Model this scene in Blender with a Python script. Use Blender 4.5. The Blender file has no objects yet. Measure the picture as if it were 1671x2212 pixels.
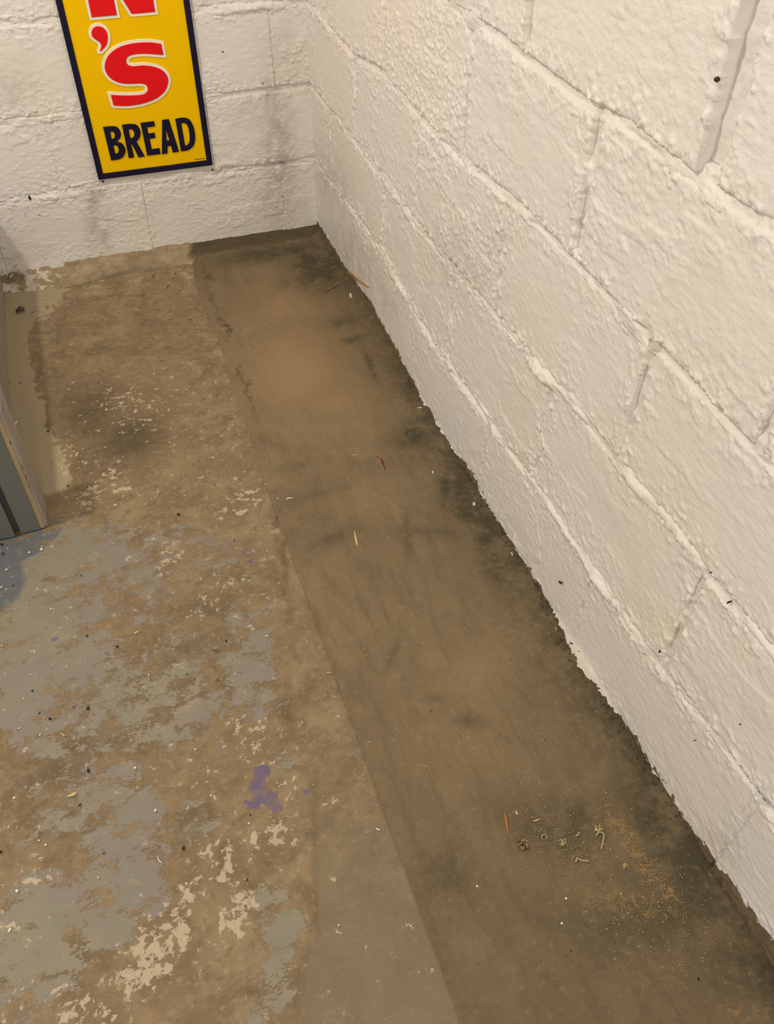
import bpy, math, random
import numpy as np
from mathutils import Matrix, Vector
random.seed(7); rng = np.random.default_rng(11)
C = bpy.context.scene.collection
scn = bpy.context.scene

# ------------------------------------------------------------------ camera, light, exposure
W, H, F = 1671.0, 2212.0, 1790.97
CAM = np.array([-.604204, -2.306196, 1.183929])
RT = np.array([[0.9431948956652714, 0.2302419961843436, -0.23952455403157877],
               [-0.3321236977511013, 0.6724750179628293, -0.6614160563578931],
               [0.008788525650706994, 0.7033960288549695, 0.7107438275552912]])
cd = bpy.data.cameras.new('camera'); cam = bpy.data.objects.new('camera', cd); C.objects.link(cam)
M4 = Matrix.Identity(4)
for i in range(3):
    for j in range(3): M4[i][j] = RT[i][j]
    M4[i][3] = CAM[i]
cam.matrix_world = M4
cd.sensor_fit = 'HORIZONTAL'; cd.sensor_width = 36; cd.lens = F * 36 / W; cd.clip_start = .02
scn.camera = cam
scn.view_settings.view_transform = 'Standard'; scn.view_settings.look = 'None'
scn.view_settings.gamma = 1; scn.view_settings.use_curve_mapping = False
scn.view_settings.exposure = 0.36
wd = bpy.data.worlds.new('room_ambient'); scn.world = wd; wd.use_nodes = True
bg = wd.node_tree.nodes['Background']; bg.inputs[0].default_value = (1.0, .87, .74, 1); bg.inputs[1].default_value = .48

def lamp(name, loc, power, radius, col):
    l = bpy.data.lights.new(name, 'POINT'); l.energy = power; l.shadow_soft_size = radius; l.color = col
    o = bpy.data.objects.new(name, l); o.location = loc; C.objects.link(o); return o
lamp('ceiling_bulb_or_fill', (-1.45, -1.12, 2.15), 56, .05, (1.0, .86, .68))
lamp('ceiling_bulb_or_fill', (-.75, -3.9, 1.55), 38, .12, (1.0, .86, .69))  # unseen fill light added behind the camera to brighten the back wall

# ------------------------------------------------------------------ helpers
PLANE = {'R': 0, 'B': 1, 'F': 2}
def ray(px, py):
    return RT @ np.array([(px - W/2)/F, -(py - H/2)/F, -1.0])
def hit(px, py, plane='F', v=0.0):
    """world point of the floor / back wall / right wall seen at a pixel of the photograph"""
    d = ray(px, py); i = PLANE[plane]
    return CAM + d * (v - CAM[i]) / d[i]
def topix(X):
    d = (np.asarray(X, float) - CAM) @ RT
    z = -d[..., 2]; ok = z > .05; z = np.where(ok, z, .05)
    return np.where(ok, W/2 + F*d[..., 0]/z, -9999), np.where(ok, H/2 - F*d[..., 1]/z, 9999)
def _h(ix, iy, s):
    n = (ix.astype(np.int64)*374761393 + iy.astype(np.int64)*668265263 + s*974711) & 0x7fffffff
    n = ((n ^ (n >> 13)) * 1274126177) & 0x7fffffff
    return ((n ^ (n >> 16)) & 0xffff) / 65535.0
def vnoise(x, y, s=0):
    ix = np.floor(x); iy = np.floor(y); fx = x-ix; fy = y-iy
    fx = fx*fx*fx*(fx*(fx*6-15)+10); fy = fy*fy*fy*(fy*(fy*6-15)+10)
    a = _h(ix, iy, s); b = _h(ix+1, iy, s); c = _h(ix, iy+1, s); d = _h(ix+1, iy+1, s)
    return (a+(b-a)*fx)*(1-fy) + (c+(d-c)*fx)*fy
def fbm(x, y, s=0, o=4, g=.5):
    t = 0; a = 1; n = 0
    for k in range(o):
        t = t + a*vnoise(x*2.03**k + 17.3*k, y*2.03**k - 9.1*k, s+k*31); n += a; a *= g
    return t/n
def sstep(a, b, x):
    t = np.clip((x-a)/(b-a), 0, 1); return t*t*(3-2*t)
def grid_obj(name, P, mat, parent=None, attrs=None, flip=False):
    n, m = P.shape[:2]
    me = bpy.data.meshes.new(name)
    idx = np.arange(n*m).reshape(n, m)
    q = np.stack([idx[:-1, :-1], idx[1:, :-1], idx[1:, 1:], idx[:-1, 1:]], -1).reshape(-1, 4)
    if flip: q = q[:, ::-1]
    k = len(q)
    me.vertices.add(n*m); me.vertices.foreach_set('co', np.ascontiguousarray(P, dtype=np.float32).ravel())
    me.loops.add(k*4); me.loops.foreach_set('vertex_index', np.ascontiguousarray(q, dtype=np.int32).ravel())
    me.polygons.add(k); me.polygons.foreach_set('loop_start', np.arange(0, k*4, 4, dtype=np.int32))
    me.polygons.foreach_set('use_smooth', np.ones(k, dtype=bool))
    me.update(calc_edges=True)
    for an, A in (attrs or {}).items():
        at = me.attributes.new(an, 'FLOAT_COLOR', 'POINT')
        at.data.foreach_set('color', np.ascontiguousarray(A, dtype=np.float32).ravel())
    me.materials.append(mat)
    o = bpy.data.objects.new(name, me); C.objects.link(o); o.parent = parent
    return o
def mesh_obj(name, V, Fc, mat, parent=None, smooth=False):
    me = bpy.data.meshes.new(name); me.from_pydata([tuple(map(float, v)) for v in V], [], Fc); me.update()
    if smooth:
        for p in me.polygons: p.use_smooth = True
    me.materials.append(mat)
    o = bpy.data.objects.new(name, me); C.objects.link(o); o.parent = parent
    return o
def tag(o, label, cat, group=None):
    o['label'] = label; o['category'] = cat
    if group: o['group'] = group
    return o
def struct(o, label=None):
    o['kind'] = 'structure'
    if label: o['label'] = label
    return o
def empty(name, loc):
    o = bpy.data.objects.new(name, None); o.location = loc; o.empty_display_size = .05; C.objects.link(o); return o
def keep_world(o, parent):
    o.parent = parent; o.matrix_parent_inverse = Matrix.Translation(-Vector(parent.location))
def catmull(pts, corners=(), n=6):
    """closed smooth polygon through pts; indices in corners stay sharp"""
    pts = np.asarray(pts, float); N = len(pts); out = []
    for i in range(N):
        p0, p1, p2, p3 = pts[(i-1) % N], pts[i], pts[(i+1) % N], pts[(i+2) % N]
        if i in corners: p0 = p1 - (p2-p1)*.3
        if (i+1) % N in corners: p3 = p2 + (p2-p1)*.3
        if i in corners and (i+1) % N in corners:
            out.append(p1); continue
        for k in range(n):
            t = k/n
            out.append(.5*((2*p1)+(-p0+p2)*t+(2*p0-5*p1+4*p2-p3)*t*t+(-p0+3*p1-3*p2+p3)*t**3))
    return np.array(out)

# ------------------------------------------------------------------ node helpers
LT = (1.0, .862, .73)
def lin(c):
    c /= 255.0
    return c/12.92 if c <= .04045 else ((c+.055)/1.055)**2.4
def col(r, g, b, k=1.12):
    return tuple(min(.95, lin(v)/t*k) for v, t in zip((r, g, b), LT)) + (1,)
class NT:
    def __init__(s, name):
        s.m = bpy.data.materials.new(name); s.m.use_nodes = True
        s.t = s.m.node_tree; s.b = s.t.nodes['Principled BSDF']
        s.pos = s.n('ShaderNodeTexCoord').outputs['Object']
    def n(s, t): return s.t.nodes.new(t)
    def put(s, sock, v):
        if isinstance(v, bpy.types.NodeSocket): s.t.links.new(v, sock)
        else: sock.default_value = v
    def math(s, op, a, b=0.0, c=None, clamp=False):
        n = s.n('ShaderNodeMath'); n.operation = op; n.use_clamp = clamp
        s.put(n.inputs[0], a); s.put(n.inputs[1], b)
        if c is not None: s.put(n.inputs[2], c)
        return n.outputs[0]
    def step(s, x, a, b):
        n = s.n('ShaderNodeMapRange'); n.interpolation_type = 'SMOOTHSTEP'
        s.put(n.inputs['Value'], x); n.inputs['From Min'].default_value = a; n.inputs['From Max'].default_value = b
        return n.outputs[0]
    def noise(s, scale, detail=4, rough=.55, dist=0.0, vec=None):
        n = s.n('ShaderNodeTexNoise'); s.put(n.inputs['Vector'], vec or s.pos)
        n.inputs['Scale'].default_value = scale; n.inputs['Detail'].default_value = detail
        n.inputs['Roughness'].default_value = rough; n.inputs['Distortion'].default_value = dist
        return n.outputs['Fac']
    def vor(s, scale, vec=None):
        n = s.n('ShaderNodeTexVoronoi'); s.put(n.inputs['Vector'], vec or s.pos); n.inputs['Scale'].default_value = scale
        return n.outputs['Distance'], n.outputs['Color']
    def xf(s, scale=(1, 1, 1), rot=(0, 0, 0)):
        n = s.n('ShaderNodeMapping'); s.put(n.inputs[0], s.pos)
        n.inputs['Rotation'].default_value = rot; n.inputs['Scale'].default_value = scale
        return n.outputs[0]
    def mix(s, f, a, b, mode='MIX'):
        n = s.n('ShaderNodeMix'); n.data_type = 'RGBA'; n.blend_type = mode
        s.put(n.inputs[0], f); s.put(n.inputs[6], a); s.put(n.inputs[7], b)
        return n.outputs[2]
    def attr(s, name):
        n = s.n('ShaderNodeAttribute'); n.attribute_name = name
        q = s.n('ShaderNodeSeparateColor'); s.t.links.new(n.outputs['Color'], q.inputs[0])
        return q.outputs[0], q.outputs[1], q.outputs[2], n.outputs['Alpha']
    def bump(s, h, strength, dist, prev=None):
        n = s.n('ShaderNodeBump'); n.inputs['Strength'].default_value = strength; n.inputs['Distance'].default_value = dist
        s.put(n.inputs['Height'], h)
        if prev is not None: s.put(n.inputs['Normal'], prev)
        return n.outputs[0]
    def out(s, c, rough=.6, normal=None, spec=.4, metal=0.0):
        s.put(s.b.inputs['Base Color'], c); s.put(s.b.inputs['Roughness'], rough)
        s.b.inputs['Specular IOR Level'].default_value = spec; s.b.inputs['Metallic'].default_value = metal
        if normal is not None: s.put(s.b.inputs['Normal'], normal)
        return s.m
def plain(name, rgb, rough=.5, var=.12, scale=60, spec=.4, metal=0.0, bumpd=.0003):
    t = NT(name); n = t.noise(scale, 5, .6)
    a = tuple(v*(1-var) for v in rgb[:3])+(1,); b = tuple(min(.98, v*(1+var)) for v in rgb[:3])+(1,)
    return t.out(t.mix(n, a, b), rough, t.bump(t.noise(scale*6, 3), .5, bumpd), spec, metal)

# ------------------------------------------------------------------ materials
def mat_wall():
    t = NT('white_block_paint')
    st, bare, yel, dk = t.attr('wall_tone')
    n1 = t.noise(3.2, 5, .6); n2 = t.noise(22, 5, .65, .4); n3 = t.noise(150, 3, .6)
    c = t.mix(t.step(n1, .35, .68), col(226, 210, 190), col(225, 211, 198))
    c = t.mix(t.math('MULTIPLY', t.step(n2, .52, .72), .35), c, col(218, 200, 190))
    c = t.mix(t.math('MULTIPLY', yel, .8), c, col(226, 210, 178))
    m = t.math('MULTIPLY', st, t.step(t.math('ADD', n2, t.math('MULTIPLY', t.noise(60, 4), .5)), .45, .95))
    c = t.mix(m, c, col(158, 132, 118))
    c = t.mix(dk, c, col(96, 84, 72))
    bm = t.step(t.math('ADD', bare, t.math('MULTIPLY', t.math('SUBTRACT', t.noise(70, 6, .7), .5), .55)), .46, .54)
    bc = t.mix(t.noise(26, 6, .7), col(80, 66, 46), col(128, 106, 76))
    c = t.mix(bm, c, bc)
    c = t.mix(t.math('MULTIPLY', t.step(n3, .5, .8), .10), c, col(190, 174, 156))
    vs = t.xf((1.0, .28, 1.0), (.35, 0, 0))
    b = t.bump(t.noise(260, 5, .65, .2, vs), .6, .0013)
    b = t.bump(t.noise(75, 6, .65), .3, .0020, b)
    b = t.bump(t.noise(480, 3, .65), .45, .0007, b)
    return t.out(c, t.math('ADD', .42, t.math('MULTIPLY', bm, .4)), b, .35)
def concrete_grain(t, c):
    g = t.noise(420, 3, .7); g2 = t.noise(95, 5, .65)
    c = t.mix(t.math('MULTIPLY', t.step(g, .52, .78), .30), c, col(70, 58, 42))
    c = t.mix(t.math('MULTIPLY', t.step(g2, .55, .75), .22), c, col(176, 150, 116))
    return c
def mat_slab():
    t = NT('worn_painted_concrete')
    paint, cream, dark, band = t.attr('wear'); film, purple, white, blue = t.attr('tint')
    big = t.noise(4.5, 5, .6); mid = t.noise(17, 7, .62, .6); fine = t.noise(75, 7, .68, .3); vf = t.noise(240, 4, .65)
    fx = t.xf((1.5, 3.2, 1), (0, 0, math.radians(-38)))
    fl = t.noise(13, 9, .62, .55, fx); fl2 = t.noise(34, 8, .66, .3)
    c = t.mix(t.step(mid, .32, .68), col(116, 94, 66), col(146, 120, 87))
    c = t.mix(t.math('MULTIPLY', t.step(big, .40, .66), .6), c, col(132, 106, 76))
    c = t.mix(t.math('MULTIPLY', t.step(fine, .5, .66), .45), c, col(166, 140, 106))
    c = t.mix(t.math('MULTIPLY', t.step(t.noise(48, 7, .7, .4), .50, .66), .45), c, col(98, 79, 54))
    c = t.mix(t.math('MULTIPLY', dark, t.math('ADD', .35, t.math('MULTIPLY', fl2, .95)), clamp=True), c, col(80, 66, 46))
    # tan film of an older coat
    fm = t.step(t.math('ADD', film, t.math('MULTIPLY', t.math('SUBTRACT', fl2, .5), 1.0)), .44, .58)
    c = t.mix(t.math('MULTIPLY', fm, .85), c, t.mix(big, col(158, 138, 106), col(168, 147, 115)))
    # smooth cement smear beside the trench
    c = t.mix(t.math('MULTIPLY', band, .85), c, t.mix(mid, col(116, 98, 73), col(129, 110, 84)))
    c = concrete_grain(t, c)
    # grey floor paint that flaked away
    pv = t.math('ADD', paint, t.math('ADD', t.math('MULTIPLY', t.math('SUBTRACT', fl, .5), 1.9), t.math('ADD', t.math('MULTIPLY', t.math('SUBTRACT', fl2, .5), 1.7), t.math('MULTIPLY', t.math('SUBTRACT', t.noise(95, 7, .7, .2, fx), .5), 1.5))))
    pm = t.step(pv, .49, .51)
    g = t.mix(t.step(big, .38, .62), col(137, 122, 98), col(131, 115, 100))
    g = t.mix(t.math('MULTIPLY', t.step(mid, .42, .66), .6), g, col(127, 118, 97))
    g = t.mix(t.step(t.math('ADD', blue, t.math('MULTIPLY', t.math('SUBTRACT', mid, .5), .35)), .36, .46), g, col(98, 96, 94))
    g = t.mix(t.math('MULTIPLY', t.step(fl2, .58, .66), .28), g, col(160, 140, 108))
    c = t.mix(pm, c, g)
    # pale lacy residue
    cv = t.math('ADD', cream, t.math('ADD', t.math('MULTIPLY', t.math('SUBTRACT', fine, .5), 2.6), t.math('MULTIPLY', t.math('SUBTRACT', fl2, .5), 1.3)))
    cm = t.step(cv, .40, .47)
    c = t.mix(t.math('MULTIPLY', cm, .92), c, t.mix(vf, col(168, 146, 114), col(194, 170, 140)))
    # scattered pale flecks
    fk = t.math('MULTIPLY', t.step(t.noise(120, 5, .7), .66, .69), t.step(t.math('ADD', cream, t.math('ADD', paint, film)), .05, .5))
    c = t.mix(t.math('MULTIPLY', fk, .6), c, col(178, 154, 120))
    um = t.step(t.math('ADD', purple, t.math('MULTIPLY', t.math('SUBTRACT', fl2, .5), 1.8)), .45, .56)
    c = t.mix(t.math('MULTIPLY', um, t.math('ADD', .50, t.math('MULTIPLY', t.step(fl2, .42, .58), .40))), c, col(104, 86, 108))
    wm = t.step(t.math('ADD', white, t.math('MULTIPLY', t.math('SUBTRACT', fine, .5), .5)), .47, .53)
    c = t.mix(wm, c, col(208, 192, 170))
    b = t.bump(t.math('ADD', pm, t.math('MULTIPLY', cm, .5)), .6, .0006)
    b = t.bump(fine, .5, .002, b); b = t.bump(t.noise(500, 3, .6), .35, .0006, b)
    r = t.math('SUBTRACT', .78, t.math('MULTIPLY', pm, .22))
    return t.out(c, r, b, .3)
def mat_trench():
    t = NT('trowelled_trench_concrete')
    paint, cream, dark, band = t.attr('wear'); film, purple, white, blue = t.attr('tint')
    big = t.noise(3.6, 5, .6); mid = t.noise(14, 6, .6, .5); fine = t.noise(80, 7, .68)
    tr = t.noise(11, 8, .66, .4, t.xf((3.4, .9, 1), (0, 0, .35)))
    c = t.mix(t.step(big, .34, .66), col(117, 95, 67), col(127, 104, 74))
    c = t.mix(t.math('MULTIPLY', t.step(tr, .44, .66), .42), c, col(96, 78, 54))
    c = t.mix(t.math('MULTIPLY', t.step(mid, .5, .72), .35), c, col(146, 118, 84))
    c = t.mix(film, c, col(154, 122, 84))
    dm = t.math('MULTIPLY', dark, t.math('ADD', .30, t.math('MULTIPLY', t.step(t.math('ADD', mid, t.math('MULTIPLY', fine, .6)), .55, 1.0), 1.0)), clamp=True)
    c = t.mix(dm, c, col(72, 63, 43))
    c = t.mix(t.math('MULTIPLY', cream, t.step(fine, .45, .62)), c, col(160, 122, 78))
    c = t.mix(t.math('MULTIPLY', band, .9), c, t.mix(mid, col(116, 98, 73), col(129, 110, 84)))
    c = concrete_grain(t, c)
    pit = t.step(t.noise(150, 5, .7), .63, .67)
    c = t.mix(t.math('MULTIPLY', pit, .55), c, col(64, 54, 40))
    wm = t.step(t.math('ADD', white, t.math('MULTIPLY', t.math('SUBTRACT', t.noise(90, 7, .7), .5), .5)), .47, .53)
    c = t.mix(wm, c, col(208, 192, 170))
    b = t.bump(tr, .5, .004); b = t.bump(fine, .5, .0018, b); b = t.bump(t.noise(480, 3, .65), .45, .0007, b)
    return t.out(c, .74, b, .3)
MW = mat_wall(); MS = mat_slab(); MT = mat_trench()
def mat_rough_mortar():
    t = NT('bare_mortar'); n = t.noise(30, 7, .68, .5); f = t.noise(140, 5, .7)
    paint, cream, dark, band = t.attr('wear')
    c = t.mix(t.step(n, .34, .66), col(136, 114, 84), col(166, 142, 108))
    c = t.mix(band, c, t.mix(n, col(108, 87, 60), col(124, 101, 71)))
    c = t.mix(t.math('MULTIPLY', dark, t.math('ADD', .45, t.math('MULTIPLY', n, .8)), clamp=True), c, col(70, 60, 44))
    c = t.mix(t.math('MULTIPLY', t.step(f, .55, .7), .5), c, col(96, 80, 60))
    pm = t.step(t.math('ADD', cream, t.math('MULTIPLY', t.math('SUBTRACT', n, .5), 1.3)), .48, .56)
    c = t.mix(pm, c, col(194, 178, 156))
    return t.out(c, .85, t.bump(f, .6, .0015, t.bump(n, .5, .004)), .2)
MM = mat_rough_mortar()
def wood(name, a, b, rough=.6, sc=(40, 6, 40)):
    t = NT(name); n = t.noise(3, 6, .6, .6, t.xf(sc))
    return t.out(t.mix(t.step(n, .3, .7), a, b), rough, t.bump(n, .4, .0006), .3)
MYEL = plain('sign_yellow_enamel', (1.0, .62, .0, 1), .45, .01, 20, .06, bumpd=.0001)
MNAVY = plain('sign_navy_enamel', (.008, .008, .034, 1), .16, .25, 30, .3, bumpd=.0002)
MRED = plain('sign_red_enamel', (.86, .008, .014, 1), .30, .03, 30, .2, bumpd=.0001)
MCRM = plain('sign_cream_enamel', col(238, 222, 190, 1.15), .3, .02, 30, .5, bumpd=.0001)
MSTEEL = plain('rusty_nail_steel', (.06, .035, .025, 1), .5, .4, 200, .5, .6)
MGREY = plain('grey_woodwork_paint', col(104, 101, 92), .42, .06, 25, .4, bumpd=.0004)
MREBATE = plain('dark_rebate_grey', col(78, 76, 72), .6, .2, 25, .3)  # darker grey for the recessed rebate beside the casing
MBOARD = wood('bare_pinkish_board', col(142, 124, 108), col(160, 142, 124), .7, (20, 20, 4))
MEDGE = wood('raw_edge_wood', col(160, 134, 98), col(176, 150, 112), .7, (20, 20, 4))
MWD_TAN = wood('tan_splinter_wood', col(134, 92, 46), col(166, 120, 66))
MWD_RED = wood('red_brown_splinter_wood', col(88, 36, 18), col(120, 54, 28))
MWD_PALE = wood('pale_splinter_wood', col(198, 160, 98), col(222, 190, 130))
MWD_ORG = wood('orange_splinter_wood', col(140, 92, 48), col(176, 122, 70))
MTWIG = wood('dark_twig', col(70, 50, 34), col(92, 66, 42))
MSHAVE = plain('pale_wood_shaving', col(170, 148, 104), .7, .15, 80)
MBLACK = plain('black_grit', (.012, .009, .008, 1), .5, .4, 200)
MWHITE = plain('white_chip', (.85, .80, .72, 1), .5, .05, 200)
MLINT = plain('grey_lint', col(92, 84, 66), .9, .3, 200)
MDUST = plain('sawdust_grains', col(156, 124, 76), .9, .3, 300)
MDUST2 = plain('pale_grit_grains', col(190, 172, 138), .9, .2, 300)

# ------------------------------------------------------------------ walls of painted blocks
def poly(pts):
    a = np.array(sorted(pts)); return lambda u: np.interp(u, a[:, 0], a[:, 1])
# measured course lines: distance along the wall (from the corner), height
JR = {0: poly([(0, -.012), (3, -.012)]),
      1: poly([(.0, .216), (.27, .221), (.598, .221), (.78, .198), (.955, .180), (1.212, .187), (1.457, .193), (1.603, .186), (1.766, .189), (1.875, .203), (2.035, .215), (2.4, .21)]),
      2: poly([(.0, .414), (.359, .409), (.62, .398), (.796, .391), (1.139, .403), (1.479, .411), (1.743, .413), (1.811, .406), (1.933, .41), (2.4, .408)]),
      3: poly([(0, .609), (.22, .599), (.405, .594), (.59, .617), (.8, .602), (1.0, .602), (1.266, .617), (1.395, .614), (1.604, .610), (1.79, .603), (2.4, .61)]),
      4: poly([(0, .81), (.887, .812), (1.1, .818), (1.326, .81), (1.47, .817), (1.6, .812), (1.72, .812), (2.4, .813)])}
JB = {0: poly([(0, -.03), (2, -.03)]),
      1: poly([(0, .212), (.18, .213), (.293, .212), (.571, .223), (.654, .215), (.853, .204), (1.2, .206)]),
      2: poly([(0, .411), (.284, .408), (.63, .402), (.792, .402), (1.2, .404)]),
      3: poly([(0, .607), (.283, .607), (.727, .613), (1.2, .61)])}
for k in range(4, 11): JB[k] = poly([(0, .2032*k), (2, .2032*k)])
for k in range(5, 11): JR[k] = poly([(0, .2032*k), (3, .2032*k)])
odd = [0, .195, .604, 1.005, 1.396, 1.808, 2.21, 2.62]
evn = [0, .40, .80, 1.187, 1.602, 2.01, 2.42, 2.62]
VR = {k: (odd if k % 2 else evn) for k in range(10)}; VR[0] = [0, .41, .81, 1.215, 1.61, 2.02, 2.42, 2.62]
VB = {k: ([0, .29, .69, 1.09, 1.49, 1.89, 2.20] if k % 2 else [0, .10, .49, .89, 1.29, 1.69, 2.09, 2.20]) for k in range(10)}
# the paint line at the foot of the right wall (pixels of the photograph, on the wall / floor themselves)
FOOT = np.array([(640, 420), (692, 490), (705, 510), (730, 550), (755, 590), (780, 625), (800, 650), (820, 690), (850, 740), (880, 800), (905, 850), (915, 877), (930, 880), (945, 920), (975, 970), (1005, 1000), (1030, 1040), (1050, 1090), (1085, 1140), (1110, 1180), (1150, 1240), (1190, 1310), (1205, 1350), (1225, 1395), (1250, 1440), (1300, 1500), (1370, 1590), (1385, 1620), (1430, 1690), (1460, 1740), (1500, 1800), (1560, 1880), (1620, 1960), (1671, 2030), (1760, 2160), (1900, 2350)], float)
BFOOT = np.array([(-200, 640), (20, 618), (110, 608), (200, 598), (300, 578), (430, 545), (440, 543), (500, 528), (600, 507), (692, 490), (760, 478)], float)
def foot_r(px, py):    # > 0 on the wall side, in pixels
    return px - np.interp(py, FOOT[:, 1], FOOT[:, 0])
def gsum(px, py, pts, eps=.12):
    num = 0; den = eps
    for (x, y, r, v) in pts:
        w = np.exp(-((px-x)**2+(py-y)**2)/(r*r)); num = num + w*v; den = den + w
    return num/den
def gmax(px, py, pts):
    o = np.zeros_like(px)
    for (x, y, rx, ry, ang, v) in pts:
        c, s = math.cos(math.radians(ang)), math.sin(math.radians(ang))
        a = ((px-x)*c+(py-y)*s)/rx; b = (-(px-x)*s+(py-y)*c)/ry
        o = np.maximum(o, v*np.exp(-(a*a+b*b)))
    return o
BROWN_B = [(600, 330, 34, 150, 0, .75), (590, 215, 30, 50, 0, .6), (600, 430, 46, 80, 0, .5), (205, 450, 22, 80, 0, .65), (225, 520, 18, 60, 0, .5), (560, 250, 60, 40, 0, .3), (610, 130, 50, 90, 0, .3), (20, 190, 60, 60, 0, .3), (40, 560, 60, 50, 20, .35)]  # mauve-brown vertical bands and patches on the back wall
STAIN_R = [(720, 390, 40, 90, -20, .45), (770, 560, 40, 90, -25, .45), (1000, 560, 60, 120, -30, .3), (1060, 520, 40, 60, 0, .3), (830, 640, 20, 60, -30, .35), (1300, 1620, 60, 60, 0, .3), (1560, 1830, 60, 60, 0, .25)]
YEL_R = [(1440, 1355, 34, 34, 30, 1.2), (1380, 1330, 20, 80, -38, .4), (1180, 680, 70, 40, 30, .3), (1290, 640, 60, 30, 30, .2)]

def wall_attr(P, kind):
    px, py = topix(P)
    A = np.zeros(P.shape[:2]+(4,), np.float32)
    if kind == 'R':
        A[..., 0] = gmax(px, py, STAIN_R); A[..., 2] = gmax(px, py, YEL_R)
        A[..., 1] = np.clip(.5 - (foot_r(px, py)+(fbm(P[..., 1]*70, P[..., 2]*70, 31, 4, .65)-.5)*np.clip(py*.017, 8, 30))/26.0, 0, 1)*(P[..., 2] < .07)
    else:
        A[..., 0] = gmax(px, py, BROWN_B)
        b = np.interp(px, BFOOT[:, 0], BFOOT[:, 1])
        A[..., 1] = np.clip(.5 - (b-py)/26.0, 0, 1)*(P[..., 2] < .07)
    return A
def place(kind, u, z, d):
    if kind == 'R': return np.stack([-d, -u, z], -1)
    return np.stack([-u, -d, z], -1)
def seen(kind, u0, u1, z0, z1):
    P = np.array([[place(kind, np.array(u), np.array(z), np.array(0.)) for u in np.linspace(u0, u1, 5)] for z in np.linspace(z0, z1, 4)])
    px, py = topix(P)
    return bool(((px > -60) & (px < W+60) & (py > -60) & (py < H+60)).any())
WIDE = {('R', 4, 4): .024, ('R', 3, 4): .006, ('R', 4, 3): .005, ('R', 2, 4): .001}
ROUGH = {('R', 2, 0): .8, ('R', 2, 1): 1.0, ('R', 2, 2): 1.3, ('R', 3, 1): .9, ('R', 3, 2): 1.4, ('R', 1, 0): .8, ('R', 1, 1): .9, ('R', 4, 3): .5, ('R', 4, 4): .5,
         ('R', 2, 3): .6, ('R', 2, 4): .45, ('R', 1, 2): .5, ('R', 3, 3): .6, ('R', 3, 4): .6, ('R', 1, 4): .6, ('R', 0, 4): .9, ('R', 0, 5): .9,
         ('B', 2, 0): 1.3, ('B', 2, 1): 1.2, ('B', 1, 0): .5, ('B', 1, 1): .5, ('B', 1, 2): .5, ('B', 0, 1): .7, ('B', 0, 2): .7, ('B', 2, 2): .5, ('B', 3, 0): .8}
def relief(u, z, amp, kind):
    s = 0 if kind == 'R' else 400
    pop = fbm(u*120, z*150, 5+s, 4, .7)
    pop = np.clip((pop-.42)*2.2, 0, 1)
    patch = sstep(.42, .62, fbm(u*7, z*9, 9+s, 3))
    d = (fbm(u*14, z*14, 3+s, 4)-.5)*.0020 + pop*amp*.0026*(.08+patch) + (fbm(u*60+30*z, z*150, 14+s, 3, .6)-.5)*.0011
    # trowel ledges and scraped smears
    r = fbm(u*5+2*z, z*13, 21+s, 3); d = d + sstep(.53, .545, r)*.0009*(patch+.3)
    return d
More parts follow.
